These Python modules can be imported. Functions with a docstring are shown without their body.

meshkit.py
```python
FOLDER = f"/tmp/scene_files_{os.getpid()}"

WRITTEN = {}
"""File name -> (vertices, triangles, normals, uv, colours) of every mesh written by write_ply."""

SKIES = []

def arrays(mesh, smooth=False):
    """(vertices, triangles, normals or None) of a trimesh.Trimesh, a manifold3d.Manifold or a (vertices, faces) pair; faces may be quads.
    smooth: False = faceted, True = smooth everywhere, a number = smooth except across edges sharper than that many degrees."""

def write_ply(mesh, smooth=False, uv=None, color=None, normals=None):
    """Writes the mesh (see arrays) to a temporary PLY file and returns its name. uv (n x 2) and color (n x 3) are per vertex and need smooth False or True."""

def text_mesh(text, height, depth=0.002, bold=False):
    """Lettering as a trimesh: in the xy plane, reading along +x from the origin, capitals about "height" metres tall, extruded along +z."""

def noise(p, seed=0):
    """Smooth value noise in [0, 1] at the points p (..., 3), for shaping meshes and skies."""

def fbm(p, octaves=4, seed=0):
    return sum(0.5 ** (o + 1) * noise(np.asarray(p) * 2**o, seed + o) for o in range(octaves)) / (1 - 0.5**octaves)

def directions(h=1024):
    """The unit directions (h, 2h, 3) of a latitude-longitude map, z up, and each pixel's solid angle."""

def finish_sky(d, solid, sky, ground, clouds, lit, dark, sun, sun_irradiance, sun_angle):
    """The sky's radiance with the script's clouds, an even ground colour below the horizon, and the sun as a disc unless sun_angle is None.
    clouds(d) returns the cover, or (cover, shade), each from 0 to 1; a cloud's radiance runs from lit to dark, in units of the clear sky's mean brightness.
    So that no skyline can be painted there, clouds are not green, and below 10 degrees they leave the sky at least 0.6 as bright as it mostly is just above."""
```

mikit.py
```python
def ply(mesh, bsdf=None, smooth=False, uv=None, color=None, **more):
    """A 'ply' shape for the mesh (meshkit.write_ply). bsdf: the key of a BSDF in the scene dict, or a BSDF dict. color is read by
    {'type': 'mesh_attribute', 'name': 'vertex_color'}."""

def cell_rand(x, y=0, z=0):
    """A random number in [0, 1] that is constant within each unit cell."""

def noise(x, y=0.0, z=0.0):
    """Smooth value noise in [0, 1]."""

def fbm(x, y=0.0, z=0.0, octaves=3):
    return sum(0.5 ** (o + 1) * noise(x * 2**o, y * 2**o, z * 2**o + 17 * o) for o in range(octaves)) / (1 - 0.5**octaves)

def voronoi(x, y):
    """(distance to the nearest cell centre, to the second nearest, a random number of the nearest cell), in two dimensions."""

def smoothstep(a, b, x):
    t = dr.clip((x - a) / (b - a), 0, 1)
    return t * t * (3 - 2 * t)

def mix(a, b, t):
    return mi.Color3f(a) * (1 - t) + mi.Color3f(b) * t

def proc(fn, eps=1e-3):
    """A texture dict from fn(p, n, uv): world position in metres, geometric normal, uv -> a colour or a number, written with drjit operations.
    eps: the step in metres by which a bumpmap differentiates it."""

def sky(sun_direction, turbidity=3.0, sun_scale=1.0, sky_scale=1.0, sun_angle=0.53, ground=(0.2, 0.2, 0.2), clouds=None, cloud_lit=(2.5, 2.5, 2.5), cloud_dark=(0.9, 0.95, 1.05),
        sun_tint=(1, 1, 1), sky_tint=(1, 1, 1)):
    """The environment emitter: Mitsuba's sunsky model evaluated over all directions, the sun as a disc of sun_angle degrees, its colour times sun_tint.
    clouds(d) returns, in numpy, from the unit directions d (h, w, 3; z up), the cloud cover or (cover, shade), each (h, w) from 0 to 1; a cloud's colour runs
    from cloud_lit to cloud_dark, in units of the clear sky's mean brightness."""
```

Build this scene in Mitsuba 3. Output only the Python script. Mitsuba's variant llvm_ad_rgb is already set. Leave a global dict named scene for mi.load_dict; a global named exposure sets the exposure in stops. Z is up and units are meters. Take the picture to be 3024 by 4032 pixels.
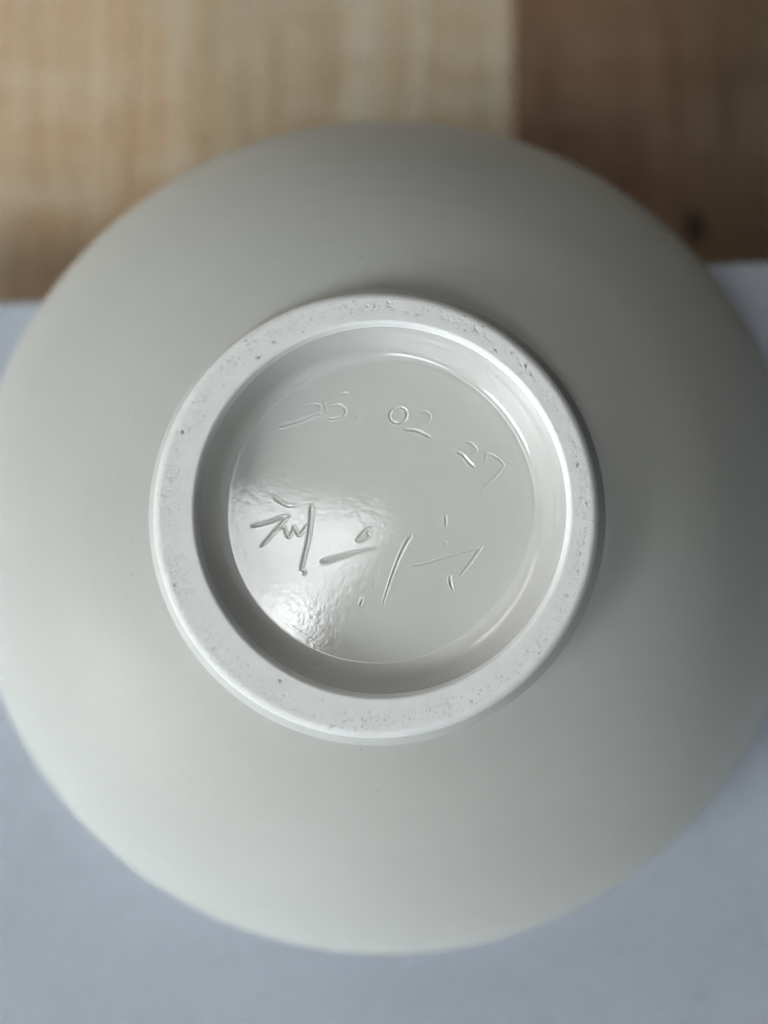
import math
import numpy as np, trimesh
import drjit as dr, mitsuba as mi
import mikit, meshkit
from scipy.spatial import cKDTree
from shapely import Polygon
from mikit import proc, fbm, noise, voronoi, smoothstep, mix

T = mi.ScalarTransform4f
rng = np.random.default_rng(7)
scene, labels = {}, {}

# ------------------------------------------------------------------ camera, lamps, exposure
# All bowl measures below are in millimetres with the origin in the middle of the foot; FOOT_Z lifts it above the table top (z = 0).
FOOT_Z = 60.0
CAM = np.array([4.088, -6.671, 109.770])
AIM = np.array([1.397, -0.096, 0.0])
world = lambda p: (np.asarray(p, float) + [0, 0, FOOT_Z]) * 1e-3
scene['camera'] = {'type': 'thinlens', 'fov': 53.13, 'fov_axis': 'x', 'aperture_radius': 0.0031, 'focus_distance': 0.1120,
                   'near_clip': 0.005, 'far_clip': 20.0,
                   'to_world': T().look_at(origin=world(CAM).tolist(), target=world(AIM).tolist(), up=[0, 1, 0])}
exposure = 0.46


def lamp(key, corners, rgb, label):
    """A flat lamp that shines towards the bowl."""
    c = np.asarray(corners, float)
    if np.cross(c[1] - c[0], c[2] - c[0]) @ (-c.mean(0)) < 0:
        c = c[::-1].copy()
    scene[key] = mikit.ply((c, [[0, 1, 2], [0, 2, 3]]), {'type': 'diffuse', 'reflectance': {'type': 'rgb', 'value': 0.5}},
                           emitter={'type': 'area', 'radiance': {'type': 'rgb', 'value': list(rgb)}})
    labels[key] = {'label': label, 'category': 'lamp'}


# unseen panels placed to light the bowl from left and front, and unseen lamps higher up (two of which the glaze of the base mirrors)
def facing(az, zen, dist, hw, hh):
    """Corners of a panel of 2 hw x 2 hh metres that faces the bowl from this azimuth and zenith angle."""
    a, z = math.radians(az), math.radians(zen)
    d = np.array([math.sin(z) * math.cos(a), math.sin(z) * math.sin(a), math.cos(z)])
    x = np.array([-math.sin(a), math.cos(a), 0.0])
    y = np.cross(d, x)
    c = d * dist + [0, 0, FOOT_Z * 1e-3]
    return [c - x * hw - y * hh, c + x * hw - y * hh, c + x * hw + y * hh, c - x * hw + y * hh]


H = 1.06
DAY = np.array((0.985, 1.015, 1.015))
lamp('unseen_side_lamp', facing(211, 67.5, 1.6, 0.32, 0.26), np.array((0.975, 1.015, 1.025)) * 13.2, 'broad lamp out of view, placed to light the bowl from the front left')  # out of view; placed to give the bowl its left-hand shading
lamp('unseen_side_lamp_001', facing(142, 64, 1.6, 0.42, 0.30), np.array((1.05, 1.0, 0.93)) * 2.4, 'warm lamp out of view behind the left, placed to light the wood and the far side of the bowl')  # out of view; set to light the wood and the far side
lamp('unseen_side_lamp_002', facing(255, 82, 1.6, 0.30, 0.13), np.array((0.94, 1.0, 1.06)) * 6.0, 'added low fill panel in front, lights the table and the lower side of the bowl')  # added fill with no visible source, lifts the table front and lower bowl
lamp('unseen_overhead_lamp', facing(253, 40, 1.6, 0.24, 0.20), DAY * 6.0, 'unseen lamp high in front of the table, placed to light the base and the front of the bowl')  # unseen; position chosen to brighten the base and front of the bowl
lamp('unseen_overhead_lamp_001', [(-0.016, 0.047, H), (-0.262, 0.092, H), (-0.262, -0.09, H), (-0.158, -0.146, H)], DAY * 4.2, 'unseen pale lamp above the left of the bowl, shaped for its reflection in the glazed base')  # unseen; outlined so that the glaze mirrors a pale wedge
lamp('unseen_small_lamp', [(-0.131, -0.071, H - .01), (-0.167, -0.055, H - .01), (-0.24, -0.12, H - .01), (-0.131, -0.135, H - .01)], DAY * 9.0,
     'unseen small bright lamp above the front left, set for the brightest spot in the glaze')  # unseen; makes the brightest patch mirrored in the glaze
scene['room_light'] = {'type': 'constant', 'radiance': {'type': 'rgb', 'value': [0.004, 0.004, 0.004]}}


# ------------------------------------------------------------------ materials
def two(d):
    return {'type': 'twosided', 'bsdf': d}


def c3(v):
    return {'type': 'rgb', 'value': list(v)}


def wood(dark, mid, light, seed, drift, x0, x1):
    def col(p, n, uv):
        x, y = p.x * 1000, p.y * 1000
        w = (noise(x * 0.05 + seed, y * 0.02, seed) - 0.5) * 6
        streak = fbm((x + w) * 0.36 + seed * 7, y * 0.015, seed, 3)
        fine = fbm((x + w * .5) * 1.7, y * 0.05 + seed * 3, seed, 2)
        ripple = fbm(x * 0.02, y * 0.11 + seed * 5, seed + 3, 2)
        c = mix(dark, mid, smoothstep(0.22, 0.5, streak * 0.7 + fine * 0.3))
        c = mix(c, light, smoothstep(0.42, 0.72, streak * .6 + ripple * 0.4) * 0.9)
        pore = smoothstep(0.74, 0.84, noise(x * 2.6 + seed, y * 0.22, seed + 9))
        return c * (1 - 0.3 * pore) * mix((1, 1, 1), drift, smoothstep(x0, x1, x + 14 * fbm(x * 0.03, y * 0.02, seed, 2)))
    return {'type': 'principled', 'base_color': proc(col), 'roughness': 0.42, 'specular': 0.45}


# the wide board is more orange towards its left edge, the brown one greyer towards its right
scene['m_wood_tan'] = wood((0.50, 0.325, 0.185), (0.65, 0.465, 0.285), (0.75, 0.615, 0.455), 3, (0.80, 0.89, 0.95), -70, -30)
scene['m_wood_brown'] = wood((0.18, 0.105, 0.065), (0.23, 0.142, 0.09), (0.28, 0.19, 0.125), 23, (0.82, 0.95, 0.93), 75, 115)
scene['m_wood_pale'] = wood((0.42, 0.335, 0.225), (0.51, 0.415, 0.285), (0.57, 0.485, 0.36), 11, (1, 1, 1), 0, 1)


def paper_col(p, n, uv):
    x, y = p.x * 1000, p.y * 1000
    f = fbm(x * 0.9 + y * .35, y * 0.5 - x * .2, 4, 3)
    g = fbm(x * 0.06, y * 0.06, 2, 2)
    return mi.Color3f(0.42, 0.462, 0.528) * (0.95 + 0.09 * f + 0.07 * g - 0.05 * smoothstep(0.70, 0.80, noise(x * 0.55 - y * 1.9, y * 0.35 + x * .3, 8)))


def paper_h(p, n, uv):
    x, y = p.x * 1000, p.y * 1000
    return (fbm(x * 0.9 + y * .35, y * 0.6 - x * .2, 4, 2) + 0.5 * noise(x * 3, y * 3, 2)) * 0.00014


scene['m_paper'] = {'type': 'bumpmap', 'arbitrary': {'type': 'principled', 'base_color': proc(paper_col), 'roughness': 0.75, 'specular': 0.3},
                    'texture': proc(paper_h, 1e-4), 'scale': 1.0}


def body_col(p, n, uv):
    x, y, z = p.x * 1000, p.y * 1000, p.z * 1000
    m = fbm(x * 0.07, y * 0.07, z * 0.07, 3)
    d, _, r = voronoi(x * 0.16, y * 0.16)
    speck = dr.select(r > 0.93, 1 - smoothstep(0.010, 0.030, d), 0) * 0.35
    turn = noise(dr.sqrt(x * x + y * y) * 0.8, z * 0.8 + x * 0.015, y * 0.02)
    return mi.Color3f(0.512, 0.524, 0.499) * (0.96 + 0.05 * m + 0.022 * turn) * (1 - speck)


def body_h(p, n, uv):
    x, y, z = p.x * 1000, p.y * 1000, p.z * 1000
    r = dr.sqrt(x * x + y * y)
    return (fbm(x * 2.2, y * 2.2, z * 2.2, 2) * 1.3e-5 + noise(r * 0.35, z * 0.35, 5) * 2.6e-5 + noise(r * 1.1, z * 1.1 + x * 0.02, y * 0.02) * 1.5e-5)


scene['m_bisque'] = {'type': 'bumpmap', 'arbitrary': {'type': 'principled', 'base_color': proc(body_col), 'roughness': 0.52, 'specular': 0.4},
                     'texture': proc(body_h, 1.2e-4), 'scale': 1.0}


def glaze_col(p, n, uv):
    x, y = p.x * 1000, p.y * 1000
    m = fbm(x * 0.11, y * 0.11, 6, 3)
    d, _, r = voronoi(x * 0.75, y * 0.75)
    speck = dr.select(r > 0.80, 1 - smoothstep(0.03, 0.10, d), 0) * 0.30 * noise(x * .7, y * .7, 9)
    return mix((0.72, 0.73, 0.70), (0.52, 0.525, 0.505), smoothstep(22.9, 25.0, dr.sqrt(x * x + y * y))) * (0.965 + 0.06 * m) * (1 - speck)  # recess wall darkened in the colour to tone down its brightness


def glaze_rough(p, n, uv):
    r = dr.sqrt(dr.square(p.x) + dr.square(p.y)) * 1000      # the glaze is duller up the wall
    return 0.08 + 0.05 * smoothstep(23.6, 24.6, r)


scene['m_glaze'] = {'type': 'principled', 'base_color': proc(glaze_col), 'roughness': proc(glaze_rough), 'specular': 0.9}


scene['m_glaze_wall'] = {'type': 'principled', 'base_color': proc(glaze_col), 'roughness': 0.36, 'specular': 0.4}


def ring_h(p, n, uv):
    x, y = p.x * 1000, p.y * 1000
    return (fbm(x * 4.5, y * 4.5, 1, 2) - 0.5) * 3.2e-5


scene['m_ring'] = {'type': 'bumpmap', 'arbitrary': {'type': 'principled', 'base_color': {'type': 'mesh_attribute', 'name': 'vertex_color'}, 'roughness': 0.85, 'specular': 0.2},
                   'texture': proc(ring_h, 1.0e-4), 'scale': 1.0}
scene['m_black'] = {'type': 'principled', 'base_color': c3((0.012, 0.011, 0.010)), 'roughness': 0.5}


# ------------------------------------------------------------------ helpers
def put(key, v, f, n, mat, color=None):
    path = meshkit.write_ply((v, f), False, None, color, normals=n)
    scene[key] = {'type': 'ply', 'filename': path, 'face_normals': False, 'bsdf': {'type': 'ref', 'id': mat}}


def normals(v, f):
    n = np.zeros_like(v)
    fn = np.cross(v[f[:, 1]] - v[f[:, 0]], v[f[:, 2]] - v[f[:, 0]])
    for k in range(3):
        np.add.at(n, f[:, k], fn)
    return n / np.maximum(np.linalg.norm(n, axis=1, keepdims=True), 1e-30)


def grid_faces(nr, na):
    """Faces of nr rings of na points each, closed round; they look up where the radius grows from ring to ring."""
    i, j = np.meshgrid(np.arange(nr - 1), np.arange(na), indexing='ij')
    a, b = i * na + j, i * na + (j + 1) % na
    c, d = (i + 1) * na + (j + 1) % na, (i + 1) * na + j
    return np.stack([np.stack([a, d, c], -1), np.stack([a, c, b], -1)], 2).reshape(-1, 3)


def resample(pts, step):
    pts = np.asarray(pts, float)
    s = np.r_[0, np.cumsum(np.linalg.norm(np.diff(pts, axis=0), axis=1))]
    k = np.linspace(0, s[-1], max(2, int(round(s[-1] / step)) + 1))
    return np.c_[np.interp(k, s, pts[:, 0]), np.interp(k, s, pts[:, 1])]


def arc(c, r, a0, a1, n=12):
    a = np.radians(np.linspace(a0, a1, n))
    return [(c[0] + r * math.cos(t), c[1] + r * math.sin(t)) for t in a]


def floor_at(px, py, z):
    """Point (mm) at height z on the bowl that the photograph shows at its pixel px, py: the strokes were measured there."""
    fw = AIM - CAM
    fw = fw / np.linalg.norm(fw)
    r = np.cross(fw, [0, 1, 0]); r /= np.linalg.norm(r)
    u = np.cross(r, fw)
    q = fw * 3024 + r * (px - 1512) - u * (py - 2016)
    return (CAM + q * (z - CAM[2]) / q[2])[:2]


def smooth_line(p, n=6):
    """Catmull-Rom through the points."""
    p = np.asarray(p, float)
    if len(p) < 3:
        return p
    q = np.vstack([2 * p[0] - p[1], p, 2 * p[-1] - p[-2]])
    t = np.linspace(0, 1, n, endpoint=False)[:, None]
    out = []
    for i in range(1, len(q) - 2):
        a, b, c, d = q[i - 1], q[i], q[i + 1], q[i + 2]
        out.append(0.5 * (2 * b + (c - a) * t + (2 * a - 5 * b + 4 * c - d) * t ** 2 + (3 * b - a - 3 * c + d) * t ** 3))
    return np.vstack(out + [p[-1:]])


def carve(xy, strokes):
    """(height change in mm, inside mask) of V-shaped strokes: each is (points in mm, half width at start, at end, depth at start, at end)."""
    h, lift, near = np.zeros(len(xy)), np.zeros(len(xy)), np.zeros(len(xy), bool)
    for pts, w0, w1, d0, d1 in strokes:
        pts = np.asarray(pts, float)
        lo, hi = pts.min(0) - 1.2, pts.max(0) + 1.2
        idx = np.nonzero(((xy > lo) & (xy < hi)).all(1))[0]
        if not len(idx):
            continue
        q = xy[idx]
        s = np.r_[0, np.cumsum(np.linalg.norm(np.diff(pts, axis=0), axis=1))]
        best, at = np.full(len(q), 9.0), np.zeros(len(q))
        for k in range(len(pts) - 1):
            a, e = pts[k], pts[k + 1] - pts[k]
            L = max(e @ e, 1e-12)
            t = np.clip((q - a) @ e / L, 0, 1)
            d = np.linalg.norm(q - a - t[:, None] * e, axis=1)
            m = d < best
            best[m] = d[m]; at[m] = (s[k] + t[m] * math.sqrt(L)) / s[-1]
        w, dep = 0.66 * (w0 + (w1 - w0) * at), 1.05 * (d0 + (d1 - d0) * at)
        end = np.clip(np.minimum(at, 1 - at) * s[-1] / 0.5, 0, 1) * 0.6 + 0.4
        tt = best / (w * (0.55 + 0.45 * end))
        h[idx] = np.minimum(h[idx], -dep * end * np.clip(1 - tt, 0, 1) ** 1.25)
        lift[idx] = np.maximum(lift[idx], 0.13 * dep * np.exp(-((tt - 1.2) / 0.3) ** 2))
        near[idx] |= tt < 1.25
    return np.where(h < -1e-4, h, 0) + lift * np.clip(1 + h / 0.02, 0, 1), near


# ------------------------------------------------------------------ table and wooden planks (the setting)
Z_WOOD = -0.050
EDGE_L, EDGE_R = floor_at(0, 1185, -FOOT_Z), floor_at(3024, 1025, -FOOT_Z)
e_dir = (EDGE_R - EDGE_L) / np.linalg.norm(EDGE_R - EDGE_L)
e_n = np.array([-e_dir[1], e_dir[0]])
mid = (EDGE_L + EDGE_R) / 2


def table():
    # slab with a rounded back edge, swept along the edge; section in (distance from edge, z), mm
    r = 1.6
    sec = [(-520, 0.0)] + [(-r + r * math.sin(a), -r + r * math.cos(a)) for a in np.linspace(0, math.pi / 2, 7)] + \
          [(-r + r * math.cos(a), -49.9 + r - r * math.sin(a)) for a in np.linspace(0, math.pi / 2, 7)] + [(-520, -49.9)]
    m = trimesh.creation.extrude_polygon(Polygon(sec), 1200, engine='earcut')
    v = m.vertices.copy()
    m.vertices = np.c_[mid + np.outer(v[:, 2] - 600, e_dir) + np.outer(v[:, 0], e_n), v[:, 1]] * 1e-3
    m.fix_normals()
    return m


scene['tabletop'] = mikit.ply(table(), 'm_paper', smooth=35)
labels['tabletop'] = {'label': 'pale bluish white tabletop ending behind the bowl', 'kind': 'structure'}


def rounded_plank(x0, x1, y0, y1, top, thick, r=0.2):
    sec = [(x0, top - thick), (x1, top - thick), (x1, top - r), (x1 - 0.3 * r, top - 0.3 * r), (x1 - r, top), (x0 + r, top), (x0 + 0.3 * r, top - 0.3 * r), (x0, top - r)]
    poly = Polygon(sec)
    m = trimesh.creation.extrude_polygon(poly, y1 - y0, engine='earcut')
    v = m.vertices.copy()
    m.vertices = np.c_[v[:, 0], v[:, 2] + y0, v[:, 1]] * 1e-3
    m.fix_normals()
    return m


labels['wooden_floor'] = {'label': 'wooden planks lying lower than the table behind the bowl', 'kind': 'structure'}
zp = Z_WOOD * 1000
seam = [floor_at(948, 250, zp - FOOT_Z)[0], floor_at(2025, 250, zp - FOOT_Z)[0]]
w = seam[1] - seam[0]
xs = [seam[0] - 3 * w, seam[0] - w, seam[1], seam[1] + w, seam[1] + 2 * w, seam[1] + 3 * w]
mats = ['m_wood_pale', 'm_wood_tan', 'm_wood_brown', 'm_wood_pale', 'm_wood_tan']
for k, mt in enumerate(mats):
    key = 'wooden_floor__plank' + ('' if k == 0 else f'_{k:03d}')
    scene[key] = mikit.ply(rounded_plank(xs[k] + .03, xs[k + 1] - .03, -400, 520, zp - 0.05 * (k % 2), 12), mt, smooth=25)
sub = trimesh.creation.box((1.2, 1.3, 0.01))
sub.apply_translation((0, 0.06, Z_WOOD - 0.0125 - 0.005))
scene['floor_base'] = mikit.ply(sub, 'm_black')
labels['floor_base'] = {'label': 'dark base below the wooden planks', 'kind': 'structure'}

# small dark scrap on the wood in the shade right of the bowl
pc = floor_at(2716, 893, zp - FOOT_Z)
chip = trimesh.creation.icosphere(3, 1.0)
chip.vertices = np.sign(chip.vertices) * np.abs(chip.vertices) ** 0.6 * [1.5, 4.2, 1.3]
chip.apply_transform(trimesh.transformations.rotation_matrix(math.radians(-3), [0, 0, 1]))
chip.apply_translation((pc[0], pc[1], zp + 1.2))
chip.apply_scale(1e-3)
scene['dark_chip'] = mikit.ply(chip, 'm_black', smooth=True)
labels['dark_chip'] = {'label': 'small black oblong chip on the shaded wood beside the bowl', 'category': 'chip'}

# ------------------------------------------------------------------ the bowl
labels['porcelain_bowl'] = {'label': 'upturned white porcelain bowl with a glazed inscribed base inside its foot ring', 'category': 'bowl'}


def revolve(profile, na, shift=None, bump=None):
    """profile (r, z) from the axis outwards; shift(r, z) moves the middle of each ring; bump(xy, r, ang) adds height."""
    p = np.asarray(profile, float)
    a = np.linspace(0, 2 * np.pi, na, endpoint=False)
    x, y = p[:, :1] * np.cos(a), p[:, :1] * np.sin(a)
    z = np.repeat(p[:, 1:], na, axis=1)
    if shift is not None:
        s = np.array([shift(r, q) for r, q in p])
        x, y = x + s[:, :1], y + s[:, 1:]
    v = np.stack([x, y, z], -1).reshape(-1, 3)
    return v, grid_faces(len(p), na), np.repeat(p[:, 0], na), np.tile(a, len(p))


# --- body: outside from the foot to the rim, over the lip and down the inside
phi = np.radians(np.linspace(14, 78, 140))                      # slope of the belly, from the foot to the rim
Z0, Z1 = -5.25, -58.5
r_ = 34.55 + 73.2 * (np.sin(phi) - np.sin(phi[0]))
z_ = Z0 + (Z1 - Z0) * (np.cos(phi[0]) - np.cos(phi)) / (np.cos(phi[0]) - np.cos(phi[-1]))
tx, tz = np.gradient(r_), np.gradient(z_)
ln = np.hypot(tx, tz); tx, tz = tx / ln, tz / ln
thick = np.linspace(4.5, 2.4, 140)
ri, zi = r_ + tz * thick, z_ - tx * thick
c_lip = ((r_[-1] + ri[-1]) / 2, (z_[-1] + zi[-1]) / 2)
a0 = math.degrees(math.atan2(z_[-1] - c_lip[1], r_[-1] - c_lip[0]))
lip = arc(c_lip, thick[-1] / 2, a0, a0 - 180, 12)[1:-1]
outer = resample([(31.7, -0.6), (32.2, -1.08), (32.42, -1.6), (34.15, -4.95), (34.22, -5.16), (34.42, -5.24)], 0.12).tolist() + list(zip(r_, z_))
inner = [(max(a, 0.01), b) for a, b in zip(ri[::-1], zi[::-1])] + [(26, zi[0] + .6), (12, zi[0] + 1.0), (0.01, zi[0] + 1.1)]
prof = np.array(outer + lip + inner)
v, f, rr, aa = revolve(prof, 540)
print('rim stands at', v[:, 2].min() + FOOT_Z)
wob = 1 + 0.0018 * np.sin(2 * aa + 0.6) * np.clip((rr - 40) / 50, 0, 1)
v[:, 0] *= wob; v[:, 1] *= wob
n = normals(v, f)
put('porcelain_bowl__body', world(v), f, n, 'm_bisque')
labels['porcelain_bowl__body'] = {'label': 'matte unglazed white outside of the bowl'}

# --- foot ring
IN = np.array([0.95, 0.60])                      # the recess was turned a little off centre
pr = resample([(26.72, -1.85)] + arc((27.40, -0.48), 0.48, 172, 90, 8) + [(30.85, 0.0)] + arc((30.85, -1.45), 1.45, 90, 14, 14), 0.12)


def ring_shift(r, z):
    return IN * np.clip((30.4 - r) / 3.2, 0, 1) if z > -2 else (0.0, 0.0)


v, f, rr, aa = revolve(pr, 1500, ring_shift)
xy = v[:, :2]
top = np.clip((v[:, 2] + 0.7) / 0.6, 0, 1)
dirt = np.zeros(len(v)); hgt = np.zeros(len(v))
na = 1500
cl = meshkit.fbm(np.c_[np.cos(np.arange(na) / na * 2 * np.pi), np.sin(np.arange(na) / na * 2 * np.pi), np.zeros(na)] * 4.5 + 20, 3, 5)
tree = cKDTree(xy)
for k in range(1100):
    a = rng.uniform(0, 2 * np.pi)
    dens = cl[int(a / (2 * np.pi) * na) % na]
    if rng.random() > np.clip((dens - 0.30) / 0.35, 0.08, 1):
        continue
    r = 29.9 + rng.normal(0, 0.85) + 0.25 * (a > 3.3)
    c = np.array([r * math.cos(a), r * math.sin(a)]) + IN * np.clip((30.4 - r) / 3.2, 0, 1)
    s = rng.choice([0.08, 0.10, 0.13, 0.18], p=[.5, .33, .13, .04])
    idx = tree.query_ball_point(c, 3 * s)
    d = np.linalg.norm(xy[idx] - c, axis=1) / s
    g = np.exp(-d ** 2 * 0.9)
    hgt[idx] -= 0.075 * rng.uniform(.4, 1.1) * g * (s / 0.12)
    dirt[idx] = np.maximum(dirt[idx], g * rng.choice([0.10, 0.28, 0.5, 0.85], p=[.48, .3, .16, .06]))
# small grains that stuck to the ring while it was fired, and hair cracks, where the photograph shows them
for px, py, s in ((1096, 2687, 0.36), (1304, 2863, 0.30), (760, 1500, 0.2), (1008, 1410, 0.25), (713, 1704, 0.26), (1075, 1350, 0.2), (2068, 1445, 0.24), (1950, 1383, 0.24), (2270, 1835, 0.3), (2307, 1985, 0.22), (1645, 1240, 0.2)):
    c = floor_at(px, py, 0)
    for o in range(3):
        cc = c + rng.normal(0, s * .5, 2)
        idx = tree.query_ball_point(cc, 3 * s)
        d = np.linalg.norm(xy[idx] - cc, axis=1) / (s * rng.uniform(.4, .8))
        hgt[idx] += 0.10 * np.exp(-d ** 4)
        dirt[idx] = np.maximum(dirt[idx], 0.4 * np.exp(-((d - 1.35) / .3) ** 2))
cracks = [[(613, 1945), (640, 1952), (668, 1962)], [(800, 1530), (822, 1538), (838, 1552)], [(685, 2290), (690, 2320), (692, 2330)], [(1010, 1412), (1028, 1402), (1034, 1384)],
          [(1905, 1320), (1940, 1352)], [(2040, 1470), (2080, 1462)], [(1770, 2795), (1776, 2760)], [(2180, 1690), (2210, 1705)]]
ch, cm = carve(xy, [([floor_at(*q, 0) for q in c], 0.10, 0.08, 0.14, 0.08) for c in cracks])
hgt += np.minimum(ch, 0); dirt = np.maximum(dirt, np.clip(-ch / 0.14, 0, 1) * 0.7)
dk = floor_at(687, 2305, 0)
dirt = np.maximum(dirt, 0.8 * np.exp(-(np.linalg.norm((xy - dk) / [0.22, 0.14], axis=1)) ** 2))
v[:, 2] += hgt * top + 0.02 * (meshkit.fbm(np.c_[xy * 0.5, 0 * rr], 2, 3) - .5) * top
base = np.array([0.85, 0.865, 0.86]) * (0.965 + 0.06 * meshkit.fbm(np.c_[xy * 0.6, 0 * rr], 3, 8))[:, None]
mott = np.clip((meshkit.fbm(np.c_[xy * 4.5, 0 * rr], 2, 12) - 0.50) * 4, 0, 1) * np.exp(-((rr - 29.7 - 0.3 * np.sin(aa * 2 + 1)) / 1.35) ** 2) * (0.05 + 0.15 * np.clip((meshkit.fbm(np.c_[xy * 0.22, 0 * rr], 2, 61) - 0.35) * 2.5, 0, 1))
edge_tone = np.clip((v[:, 2] + 0.55) / 0.5, 0, 1)          # ground white on the flat; rounded edges darkened in colour against their bright glare
base *= (0.84 + 0.16 * edge_tone)[:, None]
base *= (1 - mott)[:, None]
col = base * (1 - dirt * top)[:, None] + np.array([0.10, 0.09, 0.075]) * (dirt * top)[:, None]
put('porcelain_bowl__foot_ring', world(v), f, normals(v, f), 'm_ring', col)
labels['porcelain_bowl__foot_ring'] = {'label': 'rough pitted unglazed foot ring'}

# --- glazed base inside the foot ring, with the writing cut into it
ZF = -5.0


def at(x0, y0, s, pts):
    return smooth_line([floor_at(x0 + x / s, y0 + y / s, ZF) for x, y in pts])


D = lambda *p: at(1050, 1500, 2.37, p)
E_ = lambda *p: at(1700, 1650, 4.1475, p)
S = lambda *p: at(950, 1900, 4.1475, p)
G = lambda *p: at(1230, 2000, 3.687, p)
K = lambda *p: at(1580, 1980, 4.1475, p)
date = [
    (D((345, 262), (390, 225), (450, 215), (500, 235), (495, 280), (470, 310)), .30, .30, .035, .03),
    (D((130, 425), (200, 400), (320, 365), (480, 305), (512, 335)), .50, .32, .15, .10),
    (D((530, 180), (600, 158), (720, 115), (760, 120)), .34, .34, .10, .10),
    (D((540, 185), (545, 230), (560, 285)), .28, .28, .05, .06),
    (D((575, 245), (620, 230), (670, 222), (715, 240), (738, 290), (705, 335), (640, 352), (580, 352)), .34, .38, .08, .11),
    (D((846, 330), (852, 344)), .36, .36, .13, .13),
    (D((1250, 245), (1296, 268), (1310, 320), (1280, 375), (1222, 392), (1165, 370), (1150, 312), (1185, 262), (1250, 245)), .40, .40, .12, .10),
    (D((1440, 292), (1490, 288), (1528, 325), (1518, 370), (1460, 412), (1395, 440)), .32, .34, .06, .05),
    (D((1290, 455), (1380, 455), (1450, 485), (1522, 522)), .48, .44, .13, .14),
    (E_((262, 450), (290, 460)), .36, .36, .06, .06),
    (E_((540, 380), (620, 385), (690, 440), (740, 515), (640, 545), (540, 565)), .30, .28, .07, .06),
    (E_((410, 550), (500, 575), (590, 680), (690, 780)), .40, .50, .13, .17),
    (E_((865, 740), (900, 575), (1000, 595), (1120, 675), (1190, 765)), .28, .30, .06, .08),
    (E_((1190, 765), (1100, 875), (980, 1005), (800, 1180)), .42, .32, .09, .06),
]
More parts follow.
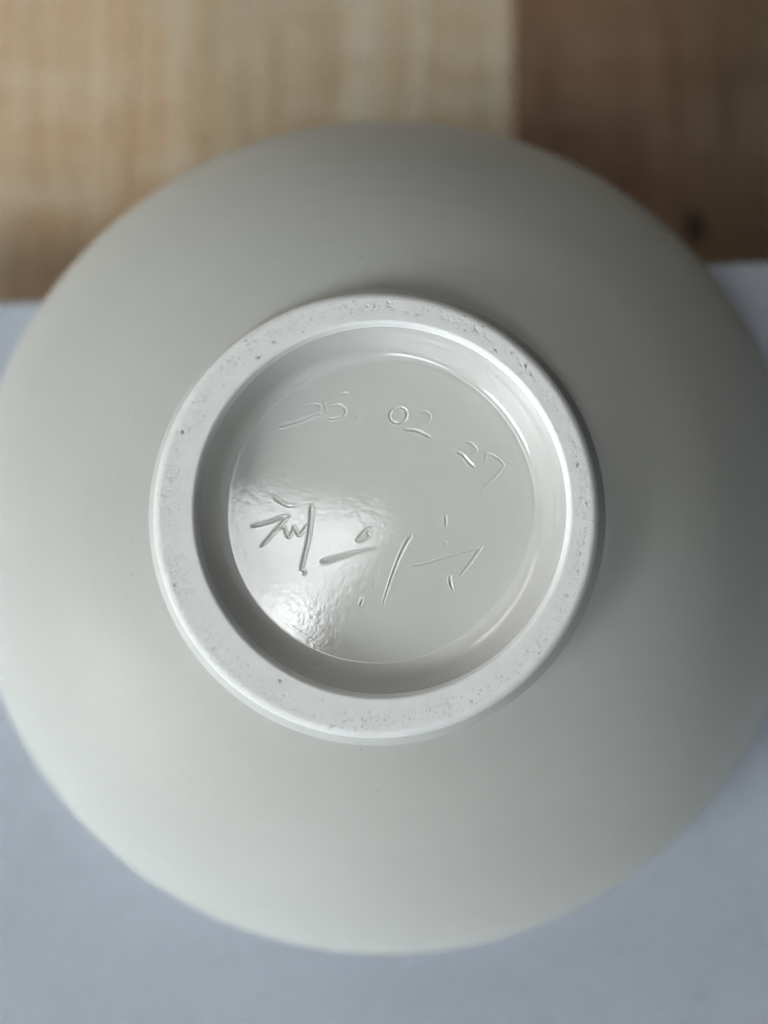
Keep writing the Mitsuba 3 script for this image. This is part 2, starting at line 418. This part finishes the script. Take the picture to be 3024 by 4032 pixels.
sign = [
    (S((535, 250), (640, 325), (760, 383), (870, 388)), .46, .36, .16, .10),
    (S((185, 718), (400, 668), (600, 600), (740, 555)), .42, .44, .15, .15),
    (S((755, 560), (640, 690), (540, 800), (430, 930), (325, 1042)), .44, .38, .15, .13),
    (S((540, 805), (620, 755), (700, 735), (730, 830), (770, 895), (820, 830), (860, 735), (890, 790), (935, 865), (990, 810), (1080, 690)), .36, .36, .13, .13),
    (S((1142, 385), (1132, 600), (1095, 900), (1040, 1150), (972, 1425)), .54, .42, .17, .15),
    (S((972, 1425), (1035, 1448), (1020, 1510)), .36, .36, .12, .12),
    (G((140, 785), (300, 742), (520, 672), (820, 596), (960, 570)), .60, .22, .17, .06),
    (G((830, 285), (740, 355), (640, 470)), .34, .42, .12, .13),
    (G((830, 300), (795, 380), (840, 392), (740, 465), (660, 490)), .28, .30, .10, .10),
    (G((1440, 400), (1330, 590), (1240, 785), (1150, 1025), (1060, 1295), (1025, 1390)), .50, .26, .18, .12),
    (G((735, 1325), (700, 1415)), .44, .48, .12, .16),
    (K((728, 215), (726, 375)), .40, .34, .15, .10),
    (K((690, 630), (740, 650), (705, 715)), .32, .32, .06, .06),
    (K((180, 1028), (400, 978), (800, 862), (1200, 762), (1350, 705)), .42, .32, .09, .09),
    (K((1330, 705), (1200, 880), (1080, 1050), (960, 1185)), .48, .42, .12, .09),
    (K((800, 1195), (808, 1300), (845, 1425)), .44, .36, .15, .12),
]
pf_ = np.c_[np.linspace(0.02, 27.05, 312), np.full(312, ZF)]


def base_shift(r, z):
    return np.array([0.12, 0.16]) + (IN - [0.12, 0.16]) * np.clip((r - 23) / 4, 0, 1)


NA = 1260
v, f, rr, aa = revolve(pf_, NA, base_shift)
# the wall rises from the flat floor through a hollow that is tight at the upper right and wide elsewhere
tight = np.clip(1.35 - np.abs((np.degrees(aa) - 35 + 180) % 360 - 180) / 62, 0, 1)
k_ = 2.0 + (0.40 - 2.0) * tight * tight * (3 - 2 * tight)
u_ = rr - (24.0 + 0.05 * (1 - tight))
v[:, 2] = ZF + 1.29 * np.where(u_ > k_, u_, np.maximum(u_ + k_, 0) ** 2 / (4 * k_)) - 0.25 * np.clip((rr - 26) / 1.05, 0, 1) ** 2
xy = v[:, :2]
hd, md = carve(xy, [(p, a, b, 1.35 * c, 1.35 * d) for p, a, b, c, d in date])
hs, ms = carve(xy, [(p, a, b, c * q, d * q) for (p, a, b, c, d), q in zip(sign, [0.8] * 9 + [1.0] + [1.35] * 6)])
flat = np.clip((23.0 - rr) / 0.6, 0, 1)
peel = (meshkit.noise(np.c_[xy / 0.62, 0 * rr], 3) - .5) * 0.0042 + (meshkit.noise(np.c_[xy / 0.31, 0 * rr + 5], 6) - .5) * 0.0030
rough = 0.55 + 0.7 * np.clip((meshkit.fbm(np.c_[xy * 0.14, 0 * rr], 2, 31) - 0.38) * 3, 0, 1)
wave = (meshkit.fbm(np.c_[xy * 0.13, 0 * rr], 2, 41) - .5) * 0.008
azd = np.degrees(aa)
sector = lambda c, hw: np.clip(1.4 - np.abs((azd - c + 180) % 360 - 180) / hw, 0, 1)
groove = -0.006 * np.exp(-((rr - 21.25 - 0.25 * np.sin(aa * 3)) / 0.28) ** 2) * sector(232, 28)
wallg = -0.10 * np.exp(-((rr - 25.85) / 0.22) ** 2) * sector(35, 55) + 0.025 * (meshkit.fbm(np.c_[rr * 2.2, np.cos(aa) * 3, np.sin(aa) * 3], 2, 51) - .5) * np.clip((rr - 23.3) / .6, 0, 1)
v[:, 2] += (hd + hs + peel * rough + groove) * flat + peel * .4 * (1 - flat) + wave * flat + wallg
n = normals(v, f)
v = world(v)
fd, fs = md[f].all(1), ms[f].all(1)
fs &= ~fd
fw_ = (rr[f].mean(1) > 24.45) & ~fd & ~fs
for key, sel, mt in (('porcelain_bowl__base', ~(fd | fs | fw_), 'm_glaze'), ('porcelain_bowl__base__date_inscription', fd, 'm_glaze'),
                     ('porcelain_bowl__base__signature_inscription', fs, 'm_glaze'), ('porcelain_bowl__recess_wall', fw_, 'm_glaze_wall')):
    used, inv = np.unique(f[sel], return_inverse=True)
    put(key, v[used], inv.reshape(-1, 3), n[used], mt)
labels['porcelain_bowl__base'] = {'label': 'glossy glazed recessed base of the bowl'}
labels['porcelain_bowl__recess_wall'] = {'label': 'duller glazed sloping wall between foot ring and base'}
labels['porcelain_bowl__base__date_inscription'] = {'label': 'incised handwritten date 25.02.27'}
labels['porcelain_bowl__base__signature_inscription'] = {'label': 'incised handwritten signature below the date'}
